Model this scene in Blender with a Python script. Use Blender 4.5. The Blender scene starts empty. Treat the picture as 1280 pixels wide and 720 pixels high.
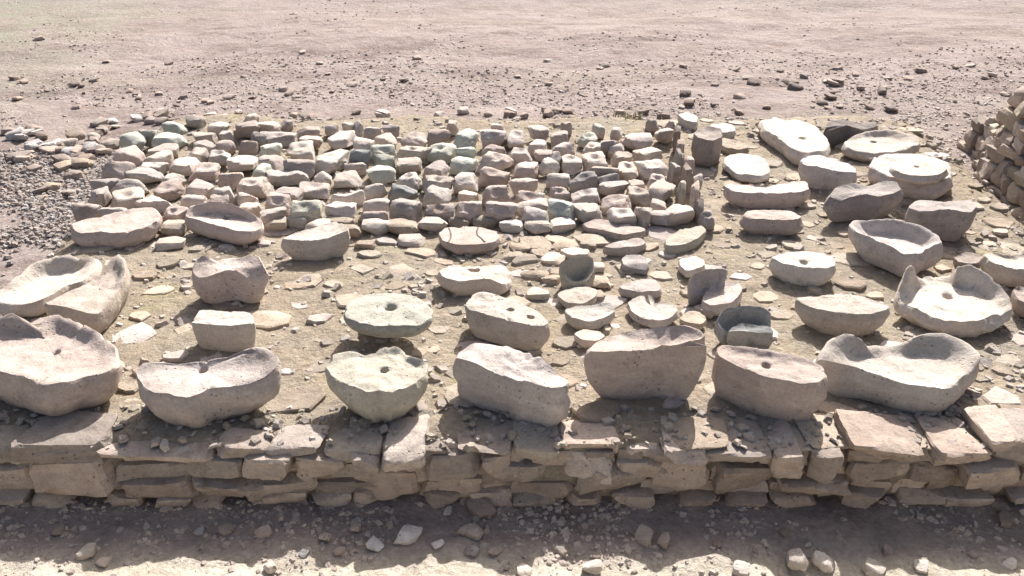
import bpy, bmesh, math, random
import numpy as np
from mathutils import Vector, noise

R = math.radians
scene = bpy.context.scene
col = scene.collection

# ------------------------------------------------------------------ camera
CAM_H = 1.9            # eye height above the platform top (z = 0)
PITCH = 30.0           # degrees below the horizon
FPX = 1005.0           # focal length in pixels of the 1280 px wide photograph
cam_d = bpy.data.cameras.new("camera")
cam = bpy.data.objects.new("camera", cam_d)
col.objects.link(cam)
cam.location = (0, 0, CAM_H)
cam.rotation_euler = (R(90 - PITCH), 0, 0)
cam_d.sensor_width = 36.0
cam_d.lens = 36.0 * FPX / 1280.0
cam_d.clip_start = 0.05
cam_d.clip_end = 2000
scene.camera = cam

# ------------------------------------------------------------------ sky, sun, exposure
SUN_EL, SUN_AZ = 38.5, 16.0     # sun stands behind the platform, a little to the right
w = bpy.data.worlds.new("World")
scene.world = w
w.use_nodes = True
wn = w.node_tree
wn.nodes.clear()
sky = wn.nodes.new("ShaderNodeTexSky")
sky.sky_type = 'NISHITA'
sky.sun_disc = False
sky.sun_elevation = R(SUN_EL)
sky.sun_rotation = R(SUN_AZ)
sky.dust_density = 6.0
sky.air_density = 0.8
sky.ozone_density = 0.4
bg = wn.nodes.new("ShaderNodeBackground")
bg.inputs["Strength"].default_value = 0.085
wo = wn.nodes.new("ShaderNodeOutputWorld")
wn.links.new(sky.outputs[0], bg.inputs[0])
wn.links.new(bg.outputs[0], wo.inputs[0])

sd = bpy.data.lights.new("sun", 'SUN')
sd.energy = 5.0
sd.angle = R(0.5)
sd.color = (1.0, 0.96, 0.93)
sun = bpy.data.objects.new("sun", sd)
col.objects.link(sun)
sv = Vector((math.sin(R(SUN_AZ)) * math.cos(R(SUN_EL)), math.cos(R(SUN_AZ)) * math.cos(R(SUN_EL)), math.sin(R(SUN_EL))))
sun.rotation_euler = sv.to_track_quat('Z', 'Y').to_euler()
sun.location = sv * 20

scene.view_settings.view_transform = 'Standard'
scene.view_settings.look = 'None'
scene.view_settings.gamma = 1.0
scene.view_settings.use_curve_mapping = False
scene.view_settings.exposure = 0.88

# ------------------------------------------------------------------ helpers
cp, sp = math.cos(R(PITCH)), math.sin(R(PITCH))


def gp(px, py, z=0.0):
    """point of the place seen at photo pixel (px, py), lying at height z"""
    u, v = (px - 640) / FPX, (py - 360) / FPX
    d = (u, cp - v * sp, -sp - v * cp)
    t = (z - CAM_H) / d[2]
    return np.array((d[0] * t, d[1] * t, z))


def fp(px, py, y):
    """point at photo pixel on the vertical plane at depth y"""
    u, v = (px - 640) / FPX, (py - 360) / FPX
    d = (u, cp - v * sp, -sp - v * cp)
    t = y / d[1]
    return np.array((d[0] * t, y, CAM_H + d[2] * t))


def fbm(x, y, z, o=3):
    return noise.fractal(Vector((x, y, z)), 0.9, 2.1, o)


def sm(a, b, x):
    t = min(1.0, max(0.0, (x - a) / (b - a)))
    return t * t * (3 - 2 * t)


def build(name, verts, faces, mat, parent=None, smooth=True, sharp=None):
    me = bpy.data.meshes.new(name)
    me.from_pydata([tuple(map(float, v)) for v in verts], [], faces)
    me.validate()
    me.materials.append(mat)
    if smooth:
        me.polygons.foreach_set("use_smooth", [True] * len(me.polygons))
        if sharp:
            me.set_sharp_from_angle(angle=R(sharp))
    o = bpy.data.objects.new(name, me)
    col.objects.link(o)
    if parent is not None:
        o.parent = parent
        o.matrix_parent_inverse = parent.matrix_world.inverted()
    return o


def tag(o, label, cat, group=None, kind=None):
    o["label"] = label
    o["category"] = cat
    if group:
        o["group"] = group
    o["kind"] = kind or "thing"
    return o


# ------------------------------------------------------------------ materials
def stone_mat(name, c1, c2, c3, grain=1.0, bump=0.75, rough=0.92, vein=0.0, spots=0.7, var=0.2):
    """weathered stone: broad tone patches, speckle, pits, per-object tone"""
    m = bpy.data.materials.new(name)
    m.use_nodes = True
    nt = m.node_tree
    N, L = nt.nodes, nt.links
    b = N["Principled BSDF"]
    b.inputs["Roughness"].default_value = rough
    b.inputs["Specular IOR Level"].default_value = 0.18
    tc = N.new("ShaderNodeTexCoord")
    oi = N.new("ShaderNodeObjectInfo")
    add = N.new("ShaderNodeVectorMath"); add.operation = 'ADD'
    mulr = N.new("ShaderNodeVectorMath"); mulr.operation = 'SCALE'
    comb = N.new("ShaderNodeCombineXYZ")
    for i in range(3):
        L.new(oi.outputs["Random"], comb.inputs[i])
    L.new(comb.outputs[0], mulr.inputs[0]); mulr.inputs["Scale"].default_value = 37.0
    L.new(tc.outputs["Object"], add.inputs[0]); L.new(mulr.outputs[0], add.inputs[1])

    def nz(scale, detail, rgh=0.6):
        n = N.new("ShaderNodeTexNoise")
        n.inputs["Scale"].default_value = scale
        n.inputs["Detail"].default_value = detail
        n.inputs["Roughness"].default_value = rgh
        L.new(add.outputs[0], n.inputs["Vector"])
        return n

    def ramp(src, p0, p1, a=(0, 0, 0, 1), bb=(1, 1, 1, 1)):
        r = N.new("ShaderNodeValToRGB")
        r.color_ramp.elements[0].position = p0; r.color_ramp.elements[0].color = a
        r.color_ramp.elements[1].position = p1; r.color_ramp.elements[1].color = bb
        L.new(src, r.inputs[0])
        return r

    def mix(f, a, bb, mode='MIX'):
        x = N.new("ShaderNodeMix"); x.data_type = 'RGBA'; x.blend_type = mode
        if isinstance(f, float):
            x.inputs[0].default_value = f
        else:
            L.new(f, x.inputs[0])
        for s, v in ((6, a), (7, bb)):
            if isinstance(v, tuple):
                x.inputs[s].default_value = v
            else:
                L.new(v, x.inputs[s])
        return x.outputs[2]
    big = nz(5.0, 4)
    med = nz(17.0, 5, 0.65)
    fine = nz(110.0 * grain, 4, 0.7)
    c = mix(ramp(big.outputs[0], 0.36, 0.66).outputs[0], c1 + (1,), c2 + (1,))
    c = mix(ramp(med.outputs[0], 0.52, 0.72).outputs[0], c, c3 + (1,))
    c = mix(0.55, c, ramp(fine.outputs[0], 0.28, 0.72, (0.6, 0.59, 0.58, 1), (1.22, 1.21, 1.2, 1)).outputs[0], 'MULTIPLY')
    # peck marks and dark lichen specks
    vo = N.new("ShaderNodeTexVoronoi"); vo.inputs["Scale"].default_value = 46.0
    L.new(add.outputs[0], vo.inputs["Vector"])
    pk = ramp(vo.outputs["Distance"], .10, .24, (1, 1, 1, 1), (0, 0, 0, 1)).outputs[0]
    pm = N.new("ShaderNodeMath"); pm.operation = 'MULTIPLY'
    L.new(pk, pm.inputs[0]); L.new(ramp(nz(7.0, 3).outputs[0], .50, .62).outputs[0], pm.inputs[1])
    c = mix(pm.outputs[0], c, (c3[0] * .62, c3[1] * .60, c3[2] * .58, 1))
    # pale dusty and dark weathered areas, streaked along the bedding
    mpg = N.new("ShaderNodeMapping"); mpg.inputs["Scale"].default_value = (1, 1, 3.5); mpg.inputs["Rotation"].default_value = (.3, .2, 0)
    L.new(add.outputs[0], mpg.inputs[0])
    bd = N.new("ShaderNodeTexNoise"); bd.inputs["Scale"].default_value = 8.0; bd.inputs["Detail"].default_value = 6; bd.inputs["Roughness"].default_value = .7
    L.new(mpg.outputs[0], bd.inputs["Vector"])
    c = mix(.6, c, ramp(bd.outputs[0], .32, .68, (.76, .74, .72, 1), (1.15, 1.15, 1.14, 1)).outputs[0], 'MULTIPLY')
    # rust / dust stains
    st = nz(3.1, 6, 0.7)
    c = mix(ramp(st.outputs[0], 0.60, 0.78, (0, 0, 0, 1), (spots, spots, spots, 1)).outputs[0], c, (c1[0] * 0.95, c1[1] * 0.72, c1[2] * 0.5, 1))
    # per-object tone
    mr = N.new("ShaderNodeMapRange")
    mr.inputs[3].default_value = 1 - var; mr.inputs[4].default_value = 1 + var * 0.55
    L.new(oi.outputs["Random"], mr.inputs[0])
    vm = N.new("ShaderNodeVectorMath"); vm.operation = 'SCALE'
    tint = N.new("ShaderNodeMath"); tint.operation = 'FRACT'
    t7 = N.new("ShaderNodeMath"); t7.operation = 'MULTIPLY'; t7.inputs[1].default_value = 7.31
    L.new(oi.outputs["Random"], t7.inputs[0]); L.new(t7.outputs[0], tint.inputs[0])
    c = mix(.6, c, ramp(tint.outputs[0], 0.0, 1.0, (1.06, .97, .90, 1), (.95, 1.0, 1.03, 1)).outputs[0], 'MULTIPLY')
    L.new(c, vm.inputs[0]); L.new(mr.outputs[0], vm.inputs["Scale"])
    L.new(vm.outputs[0], b.inputs["Base Color"])
    # relief
    bp = N.new("ShaderNodeBump"); bp.inputs["Strength"].default_value = bump; bp.inputs["Distance"].default_value = 0.012
    L.new(med.outputs[0], bp.inputs["Height"])
    bp2 = N.new("ShaderNodeBump"); bp2.inputs["Strength"].default_value = bump * 0.8; bp2.inputs["Distance"].default_value = 0.003
    L.new(fine.outputs[0], bp2.inputs["Height"]); L.new(bp.outputs[0], bp2.inputs["Normal"])
    bp3 = N.new("ShaderNodeBump"); bp3.invert = True; bp3.inputs["Strength"].default_value = .6; bp3.inputs["Distance"].default_value = .006
    L.new(pm.outputs[0], bp3.inputs["Height"]); L.new(bp2.outputs[0], bp3.inputs["Normal"])
    L.new(bp3.outputs[0], b.inputs["Normal"])
    return m


M = {
    'cream': stone_mat("cream_stone", (.53, .48, .425), (.59, .545, .49), (.45, .405, .355)),
    'pink': stone_mat("pinkish_stone", (.485, .425, .39), (.55, .49, .455), (.40, .345, .315)),
    'grey': stone_mat("grey_stone", (.34, .305, .285), (.41, .37, .345), (.26, .235, .22)),
    'green': stone_mat("greenish_stone", (.48, .455, .39), (.545, .53, .455), (.39, .39, .33), spots=.2),
    'sand': stone_mat("sandy_stone", (.52, .465, .415), (.59, .535, .485), (.42, .37, .33), var=.22),
    'rose': stone_mat("rosy_stone", (.455, .392, .36), (.53, .465, .43), (.365, .31, .283), var=.24),
    'jade': stone_mat("mint_grey_stone", (.455, .465, .41), (.53, .54, .48), (.36, .385, .335), spots=.15),
    'slate': stone_mat("bluish_grey_stone", (.25, .265, .265), (.33, .345, .34), (.18, .195, .195), spots=.1),
    'dark': stone_mat("dark_stone", (.21, .18, .165), (.27, .235, .215), (.15, .13, .12)),
    'wall': stone_mat("wall_stone", (.37, .315, .275), (.46, .40, .35), (.29, .245, .21), bump=.8, var=.35),
    'slab': stone_mat("flat_slab_stone", (.38, .325, .265), (.45, .395, .325), (.31, .26, .21), bump=.9, var=.3),
    'chip': stone_mat("chip_stone", (.32, .265, .235), (.42, .355, .315), (.24, .195, .172), var=.35),
    'palechip': stone_mat("pale_chip_stone", (.44, .385, .345), (.54, .48, .435), (.35, .30, .265), var=.3),
    'bluechip': stone_mat("grey_chip_stone", (.44, .42, .41), (.58, .56, .545), (.32, .305, .30), var=.4),
}


def earth_mat(name, kind):
    m = bpy.data.materials.new(name)
    m.use_nodes = True
    nt = m.node_tree
    N, L = nt.nodes, nt.links
    b = N["Principled BSDF"]
    b.inputs["Roughness"].default_value = 0.97
    b.inputs["Specular IOR Level"].default_value = 0.1
    tc = N.new("ShaderNodeTexCoord")

    def nz(scale, detail, rgh=.6, sc=None):
        n = N.new("ShaderNodeTexNoise")
        n.inputs["Scale"].default_value = scale; n.inputs["Detail"].default_value = detail
        n.inputs["Roughness"].default_value = rgh
        if sc:
            mp = N.new("ShaderNodeMapping"); mp.inputs["Scale"].default_value = sc
            L.new(tc.outputs["Object"], mp.inputs[0]); L.new(mp.outputs[0], n.inputs["Vector"])
        else:
            L.new(tc.outputs["Object"], n.inputs["Vector"])
        return n.outputs[0]

    def ramp(src, p0, p1, a=(0, 0, 0, 1), bb=(1, 1, 1, 1)):
        r = N.new("ShaderNodeValToRGB")
        r.color_ramp.elements[0].position = p0; r.color_ramp.elements[0].color = a
        r.color_ramp.elements[1].position = p1; r.color_ramp.elements[1].color = bb
        L.new(src, r.inputs[0])
        return r.outputs[0]

    def mix(f, a, bb, mode='MIX'):
        x = N.new("ShaderNodeMix"); x.data_type = 'RGBA'; x.blend_type = mode
        if isinstance(f, float):
            x.inputs[0].default_value = f
        else:
            L.new(f, x.inputs[0])
        for s, v in ((6, a), (7, bb)):
            if isinstance(v, tuple):
                x.inputs[s].default_value = v
            else:
                L.new(v, x.inputs[s])
        return x.outputs[2]
    fine = nz(60, 6, .75)
    peb = N.new("ShaderNodeTexVoronoi"); peb.inputs["Scale"].default_value = 38
    L.new(tc.outputs["Object"], peb.inputs["Vector"])
    if kind == 'ground':
        c = mix(ramp(nz(.9, 6, .65, (1, 1.9, 1)), .36, .64), (.305, .252, .232, 1), (.37, .315, .293, 1))
        c = mix(ramp(nz(.5, 5, .7, (.35, 2.6, 1)), .52, .68), c, (.325, .28, .24, 1))
        c = mix(ramp(nz(3.4, 6, .7, (.6, 1.4, 1)), .48, .66), c, (.235, .185, .166, 1))
        c = mix(ramp(nz(1.1, 7, .75, (.5, 1.5, 1)), .53, .66), c, (.205, .163, .148, 1))
        c = mix(ramp(nz(9, 6, .75, (.7, 1.6, 1)), .54, .70), c, (.40, .345, .31, 1))
        sepg = N.new("ShaderNodeSeparateXYZ"); L.new(tc.outputs["Object"], sepg.inputs[0])
        mg = N.new("ShaderNodeMapRange"); mg.inputs[1].default_value = -3.6; mg.inputs[2].default_value = -6.5
        L.new(sepg.outputs[0], mg.inputs[0])
        gm = N.new("ShaderNodeMath"); gm.operation = 'MULTIPLY'
        L.new(mg.outputs[0], gm.inputs[0]); L.new(ramp(nz(2.2, 5, .7), .35, .6), gm.inputs[1])
        c = mix(gm.outputs[0], c, (.27, .285, .21, 1))
        # far compacted track is greyer, the trench and bank in front are paler sand
        sep = N.new("ShaderNodeSeparateXYZ"); L.new(tc.outputs["Object"], sep.inputs[0])
        mr = N.new("ShaderNodeMapRange"); mr.inputs[1].default_value = 9.5; mr.inputs[2].default_value = 13.5
        L.new(sep.outputs[1], mr.inputs[0])
        c = mix(mr.outputs[0], c, (.335, .302, .275, 1))
        mr2 = N.new("ShaderNodeMapRange"); mr2.inputs[1].default_value = 1.98; mr2.inputs[2].default_value = 1.84
        L.new(sep.outputs[1], mr2.inputs[0])
        c = mix(mr2.outputs[0], c, mix(ramp(nz(7, 5), .35, .65), (.50, .45, .36, 1), (.60, .55, .46, 1)))
    else:
        c = mix(ramp(nz(1.5, 5, .6), .38, .62), (.335, .28, .215, 1), (.325, .29, .235, 1))
        c = mix(ramp(nz(5, 6, .7), .48, .68), c, (.37, .31, .23, 1))
        c = mix(ramp(nz(2.6, 4, .6), .58, .72), c, (.32, .285, .175, 1))
        c = mix(ramp(nz(11, 6, .7), .55, .75), c, (.27, .215, .165, 1))
    c = mix(.6, c, ramp(fine, .3, .7, (.55, .54, .53, 1), (1.28, 1.27, 1.25, 1)), 'MULTIPLY')
    c = mix(.35, c, ramp(peb.outputs["Color"], .0, 1., (.6, .6, .6, 1), (1.25, 1.25, 1.25, 1)), 'MULTIPLY')
    L.new(c, b.inputs["Base Color"])
    bp = N.new("ShaderNodeBump"); bp.inputs["Strength"].default_value = .9; bp.inputs["Distance"].default_value = .035
    L.new(nz(14, 7, .7), bp.inputs["Height"])
    bp2 = N.new("ShaderNodeBump"); bp2.inputs["Strength"].default_value = .55; bp2.inputs["Distance"].default_value = .008
    L.new(fine, bp2.inputs["Height"]); L.new(bp.outputs[0], bp2.inputs["Normal"])
    L.new(bp2.outputs[0], b.inputs["Normal"])
    return m


M['ground'] = earth_mat("stony_desert_soil", 'ground')
M['fill'] = earth_mat("dusty_earth_fill", 'fill')

# ------------------------------------------------------------------ ground sheet
PF = [(-2.25, 2.20), (2.75, 2.20), (3.02, 5.98), (-2.62, 5.86)]   # platform corners, plan


def plat_x(y, side):
    t = (y - 2.2) / 3.7
    return (-2.25 - .37 * t) if side < 0 else (2.75 + .27 * t)


def ground_z(x, y):
    z = -0.07
    # trench in front of the wall
    tr = 1 - sm(2.2, 2.5, y)
    z = z * (1 - tr) + (-0.245) * tr
    # bank the viewer stands on
    bk = 1 - sm(1.0, 1.84 + .05 * noise.noise(Vector((x * 1.7, 2.2, 0))), y)
    z += bk * 0.42
    z += .026 * fbm(x * 3.1, y * 3.1, 5.2, 4) * (1 - sm(2.0, 2.2, y)) + .014 * fbm(x * 13, y * 13, 6.2, 3) * (1 - sm(1.85, 2.0, y))
    # gravel heap left of the platform
    z += -0.04 * sm(-2.4, -3.0, x) * sm(2.5, 3.2, y)
    z += .07 * math.exp(-((x + 3.6) ** 2 / .5 + (y - 4.2) ** 2 / .8))
    # gentle undulation and ruts behind
    far = sm(5.5, 8.0, y)
    z += .035 * fbm(x * .55, y * .8, 1.7, 4) * (.3 + far)
    z += .022 * math.sin(y * 2.3 + .5 * fbm(x * .4, y * .3, 9.1, 2)) * sm(7, 9, y) * (1 - sm(25, 40, y))
    z += .010 * fbm(x * 6, y * 6, 3.3, 3)
    # ground under the platform stays below its fill
    if 2.3 < y < 5.75 and plat_x(y, -1) + .1 < x < plat_x(y, 1) - .1:
        z = min(z, -0.12)
    return z


def spread(n, a, lim, c=0.0):
    t = np.linspace(-1, 1, n)
    return c + lim * np.sinh(a * t) / math.sinh(a)


gx = spread(230, 6.2, 900.0)
gy = np.concatenate([spread(60, 6.0, 900, 1.2)[:20], np.arange(-3, 1.2, .25), np.arange(1.2, 2.6, .025), np.arange(2.6, 9.5, .06), np.arange(9.5, 16, .14), 16 + (np.linspace(0, 1, 40) ** 3.2) * 900])
gx = np.concatenate([-(16 + (np.linspace(1, 0, 30) ** 3) * 900), np.arange(-15.8, -4.2, .2), np.arange(-4.2, 4.2, .04), np.arange(4.2, 15.9, .2), 16 + (np.linspace(0, 1, 30) ** 3) * 900])
gy = np.unique(np.round(gy, 4))
gx = np.unique(np.round(gx, 4))
gv = [(x, y, ground_z(x, y)) for y in gy for x in gx]
nx = len(gx)
gf = [(j * nx + i, j * nx + i + 1, (j + 1) * nx + i + 1, (j + 1) * nx + i) for j in range(len(gy) - 1) for i in range(nx - 1)]
gro = build("ground", gv, gf, M['ground'])
gro["kind"] = "structure"

# ------------------------------------------------------------------ platform
plat = bpy.data.objects.new("stone_platform", None)
col.objects.link(plat)
plat.location = (0, 4, -0.1)
bpy.context.view_layer.update()
tag(plat, "low drystone platform of earth and flat stones carrying the rows of old grinding stones", "platform")


def fill_z(x, y):
    return -.012 + .016 * fbm(x * 2.2, y * 2.2, 4.4, 4) + .007 * fbm(x * 11, y * 11, 2.2, 3)


fv, ff = [], []
NU, NV = 170, 130
for j in range(NV + 1):
    for i in range(NU + 1):
        y = 2.20 + (5.95 - 2.20) * j / NV
        x0, x1 = plat_x(y, -1), plat_x(y, 1)
        x = x0 + (x1 - x0) * i / NU
        y += .04 * noise.noise(Vector((x * 2.5, y * .5, 8))) if j in (0, NV) else 0
        x += .06 * noise.noise(Vector((y * 2.5, 3, 8))) if i in (0, NU) else 0
        y += .28 * noise.noise(Vector((x * 1.3, 7.7, 1))) * (j / NV) ** 6
        edge = min(1, min(i, NU - i, NV - j, j + 2.5) / 4.0)
        fv.append((x, y, fill_z(x, y) - .05 * (1 - edge)))
for j in range(NV):
    for i in range(NU):
        a = j * (NU + 1) + i
        ff.append((a, a + 1, a + NU + 2, a + NU + 1))
ring = [i for i in range(NU + 1)] + [j * (NU + 1) + NU for j in range(1, NV + 1)] + [NV * (NU + 1) + i for i in range(NU - 1, -1, -1)] + [j * (NU + 1) for j in range(NV - 1, 0, -1)]
b0 = len(fv)
for r in ring:
    x, y, z = fv[r]
    fv.append((x * 1.004, y - (.015 if y < 2.3 else -.02), -.32))
for k in range(len(ring)):
    k2 = (k + 1) % len(ring)
    ff.append((ring[k2], ring[k], b0 + k, b0 + k2))
build("earth_fill", fv, ff, M['fill'], plat)


def block(name, cx, cy, cz, sx, sy, sz, rot, mat, parent, rng, taper=.12, nz_=.12, tilt=(0, 0)):
    """rough squared stone, 46 triangles: an irregular eight-sided prism with worn edges"""
    n = 8
    vs, fs = [], []
    rad = []
    for k in range(n):
        a = 2 * math.pi * (k + .5) / n
        c, s = math.cos(a), math.sin(a)
        rr = 1 / (abs(c) ** 4 + abs(s) ** 4) ** .25
        rad.append(rr * rng.uniform(1 - nz_, 1 + nz_ * .4))
    ca, sa = math.cos(rot), math.sin(rot)
    for lv, (z, s_) in enumerate(((-.5, .82), (-.3, .98), (.32, 1.0), (.5, 1 - taper))):
        for k in range(n):
            a = 2 * math.pi * (k + .5) / n
            x = math.cos(a) * rad[k] * s_ * sx / 2 * rng.uniform(.97, 1.03)
            y = math.sin(a) * rad[k] * s_ * sy / 2 * rng.uniform(.97, 1.03)
            zz = z * sz + rng.uniform(-.05, .05) * sz + x * tilt[0] + y * tilt[1]
            vs.append((cx + x * ca - y * sa, cy + x * sa + y * ca, cz + zz))
    for lv in range(3):
        for k in range(n):
            k2 = (k + 1) % n
            fs.append((lv * n + k, lv * n + k2, (lv + 1) * n + k2, (lv + 1) * n + k))
    fs.append(tuple(range(n - 1, -1, -1)))
    fs.append(tuple(3 * n + k for k in range(n)))
    return build(name, vs, fs, mat, parent, True, 28)



_ico = {}


def cube_dirs(n):
    """points of a subdivided cube, so box edges stay crisp"""
    if n not in _ico:
        bm = bmesh.new()
        bmesh.ops.create_cube(bm, size=2)
        bmesh.ops.subdivide_edges(bm, edges=bm.edges[:], cuts=n - 1, use_grid_fill=True)
        D = np.array([v.co[:] for v in bm.verts])
        D = np.sign(D) * np.abs(np.tan(D * math.pi / 4.0))
        _ico[n] = (D / np.linalg.norm(D, axis=1)[:, None], [tuple(v.index for v in f.verts) for f in bm.faces])
        bm.free()
    return _ico[n]


def rock_shape(half, rng, p=11, cuts=5, wonk=.16, sub=8, top=(0, 0), amp=.035, cut_lo=.95, cut_hi=1.2):
    """angular broken stone: a box of slanting faces with extra random breaks, edges worn"""
    D, F = cube_dirs(sub)
    pl = []
    for ax in range(3):
        for sg in (-1, 1):
            n = np.array([rng.uniform(-wonk, wonk) for _ in range(3)])
            n[ax] = sg
            if ax == 2 and sg == 1:
                n = np.array([top[0] + rng.uniform(-wonk, wonk) * .4, top[1] + rng.uniform(-wonk, wonk) * .4, 1.0])
            pl.append((n / np.linalg.norm(n), rng.uniform(.88, 1.0)))
    for _ in range(cuts):
        n = np.array([rng.gauss(0, 1), rng.gauss(0, 1), rng.gauss(0, .75)])
        pl.append((n / np.linalg.norm(n), rng.uniform(cut_lo, cut_hi)))
    if abs(top[1]) > .2:
        pl.append((np.array((.08, .1, .99)), 1.12))
    acc = np.zeros(len(D))
    for n, d in pl:
        acc += np.maximum(D @ n / d, 0) ** p
    V = D * (acc ** (-1 / p))[:, None]
    sd_ = rng.uniform(0, 300)
    k = np.array([1 + amp * (noise.noise(Vector(v * 1.7) + Vector((sd_, 0, 0))) + .6 * noise.noise(Vector(v * 4.1) + Vector((0, sd_, 0))) + .35 * noise.noise(Vector(v * 9.5) + Vector((0, 0, sd_)))) for v in V])
    return V * k[:, None] * np.array(half), F


def rough_block(name, cx, cy, cz, sx, sy, sz, rot, mat, parent, rng, e=4.0, amp=.10, tilt=(0, 0), nseg=20):
    """broken building stone"""
    V, F = rock_shape((sx / 2, sy / 2, sz / 2), rng, p=22, cuts=5 if e > 3.9 else 7, wonk=.10 + amp * .6, sub=10 if nseg > 15 else 5, amp=amp * .42, cut_lo=.98 if e > 3.9 else .78, cut_hi=1.45 if e > 3.9 else 1.05)
    ca, sa = math.cos(rot), math.sin(rot)
    V = [(cx + x * ca - y * sa, cy + x * sa + y * ca, cz + z + x * tilt[0] + y * tilt[1]) for x, y, z in V]
    return build(name, V, F, mat, parent, True, 24)


# facing stones of the front wall: (x0, x1, y0, y1) in photo pixels; caps show their tops
rng = random.Random(11)
CAPS = [(-60, 22, 536, 582), (24, 132, 530, 557), (137, 268, 538, 581), (268, 334, 542, 574), (336, 400, 536, 572), (402, 475, 536, 576),
        (477, 568, 540, 569), (570, 640, 520, 571), (642, 699, 528, 576), (699, 776, 528, 571), (779, 833, 517, 579),
        (836, 910, 525, 566), (897, 1010, 536, 568), (1012, 1078, 520, 562), (1080, 1158, 532, 559), (1160, 1238, 540, 566), (1240, 1286, 520, 553), (1288, 1345, 515, 556)]
LOWER = [(-50, 35, 586, 622), (22, 124, 559, 580), (38, 138, 583, 614), (140, 232, 583, 606), (234, 306, 578, 604), (150, 240, 608, 628), (242, 304, 607, 628), (300, 364, 577, 600), (366, 432, 578, 604), (306, 392, 602, 629), (394, 446, 606, 628), (434, 474, 578, 596),
         (476, 530, 571, 592), (448, 526, 595, 627), (532, 602, 572, 600), (530, 606, 602, 628), (604, 640, 574, 600), (628, 690, 580, 606), (640, 722, 607, 628),
         (700, 770, 574, 602), (725, 812, 586, 617), (772, 834, 581, 600), (814, 888, 581, 615), (836, 892, 568, 580), (892, 964, 586, 616), (880, 968, 569, 584),
         (964, 1010, 572, 604), (1012, 1060, 574, 606), (970, 1062, 607, 620), (1064, 1130, 583, 606), (1062, 1166, 562, 581), (1132, 1204, 582, 606), (1168, 1240, 568, 584), (1206, 1290, 586, 610), (1242, 1340, 556, 584)]
for (x0, x1, y0, y1) in CAPS:
    fy = 2.16 + rng.uniform(-.02, .025)
    a, b_ = fp(x0, y1, fy), fp(x1, y1, fy)
    back = gp((x0 + x1) / 2, y0, 0.01)[1]
    dep = max(.12, back - fy + .04)
    zt = -.004 + rng.uniform(-.014, .012)
    zb = a[2]
    rough_block("stone", (a[0] + b_[0]) / 2, fy + dep / 2, (zt + zb) / 2, (b_[0] - a[0]) * 1.02, dep, zt - zb, rng.uniform(-.08, .08), M['slab' if rng.random() < .6 else 'wall'], plat, rng, e=5, amp=.13, tilt=(rng.uniform(-.04, .04), rng.uniform(-.04, .03)))
for (x0, x1, y0, y1) in LOWER:
    fy = 2.135 + rng.uniform(-.02, .025)
    a, b_ = fp(x0, y1, fy), fp(x1, y0, fy)
    rough_block("stone", (a[0] + b_[0]) / 2, fy + .11, (a[2] + b_[2]) / 2, (b_[0] - a[0]) * 1.03, .22, (b_[2] - a[2]) * 1.06, rng.uniform(-.08, .08), M['wall'], plat, rng, e=4.5, amp=.16,
                tilt=(rng.uniform(-.12, .12), 0))
# packing stones set back between the facing stones
for (z0, z1) in ((-.235, -.165), (-.165, -.09), (-.09, -.02)):
    x = -2.0 + rng.uniform(0, .1)
    while x < 2.1:
        ll = rng.uniform(.08, .19)
        rough_block("stone", x + ll / 2, 2.255 + rng.uniform(-.012, .012), (z0 + z1) / 2, ll * 1.0, .16, (z1 - z0) * 1.0, rng.uniform(-.06, .06), M['wall'], plat, rng, e=4.5, amp=.14, nseg=12)
        x += ll
# bottom footing stones half in the soil
for k in range(20):
    x = -1.85 + k * .195 + rng.uniform(-.05, .05)
    rough_block("stone", x, 2.22, -.235, rng.uniform(.13, .2), .2, rng.uniform(.05, .08), 0, M['wall'], plat, rng, e=3.5, amp=.14)

# flat slabs bedded in the top
slabs = []
rng = random.Random(5)
tries = 0
while len(slabs) < 290 and tries < 9000:
    tries += 1
    y = rng.uniform(2.36, 4.35)
    if rng.random() < .25:
        y = rng.uniform(4.2, 5.8)
    x = rng.uniform(plat_x(y, -1) + .1, plat_x(y, 1) - .1)
    if y > 4.1 and -2.5 < x < 1.15:
        continue
    s = rng.choice((.045, .06, .08, .1, .13))
    if all((x - a) ** 2 + (y - b_) ** 2 > (s + c) ** 2 * 1.0 for a, b_, c in slabs):
        slabs.append((x, y, s))
for (x, y, s) in slabs:
    block("slab", x, y, fill_z(x, y) + rng.uniform(-.016, .0), s * rng.uniform(1.7, 2.3), s * rng.uniform(1.2, 1.7), .03, rng.uniform(-.5, .5), M['slab'] if rng.random() < .8 else M['pink'],
          plat, rng, taper=.1, nz_=.32, tilt=(rng.uniform(-.05, .05), rng.uniform(-.05, .05)))
# small edging stones between the packed rows and the open part of the platform
for (px, py, wd) in [(398, 283, 34), (424, 279, 38), (456, 301, 24), (470, 282, 36), (503, 283, 40), (540, 279, 38), (513, 297, 34), (640, 282, 30), (672, 282, 38),
                     (704, 281, 34), (606, 277, 32), (670, 302, 40), (708, 303, 30), (575, 277, 28), (346, 279, 30), (372, 276, 26), (440, 288, 22), (735, 303, 22), (218, 283, 30), (214, 300, 34), (650, 306, 24), (655, 322, 34), (690, 320, 30), (668, 340, 32), (640, 318, 26), (690, 345, 22), (672, 362, 28), (742, 330, 24), (750, 348, 26), (745, 366, 22)]:
    p = gp(px, py, .02)
    s = wd / FPX * 4.5
    rough_block("edging_stone", p[0], p[1], (.012 if py < 290 else -.004), s, s * rng.uniform(.6, .8), .07 if py < 290 else .045, rng.uniform(-.2, .2), M['slab' if rng.random() < .6 else 'cream'], plat, rng, e=3, amp=.14, nseg=14)
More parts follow.
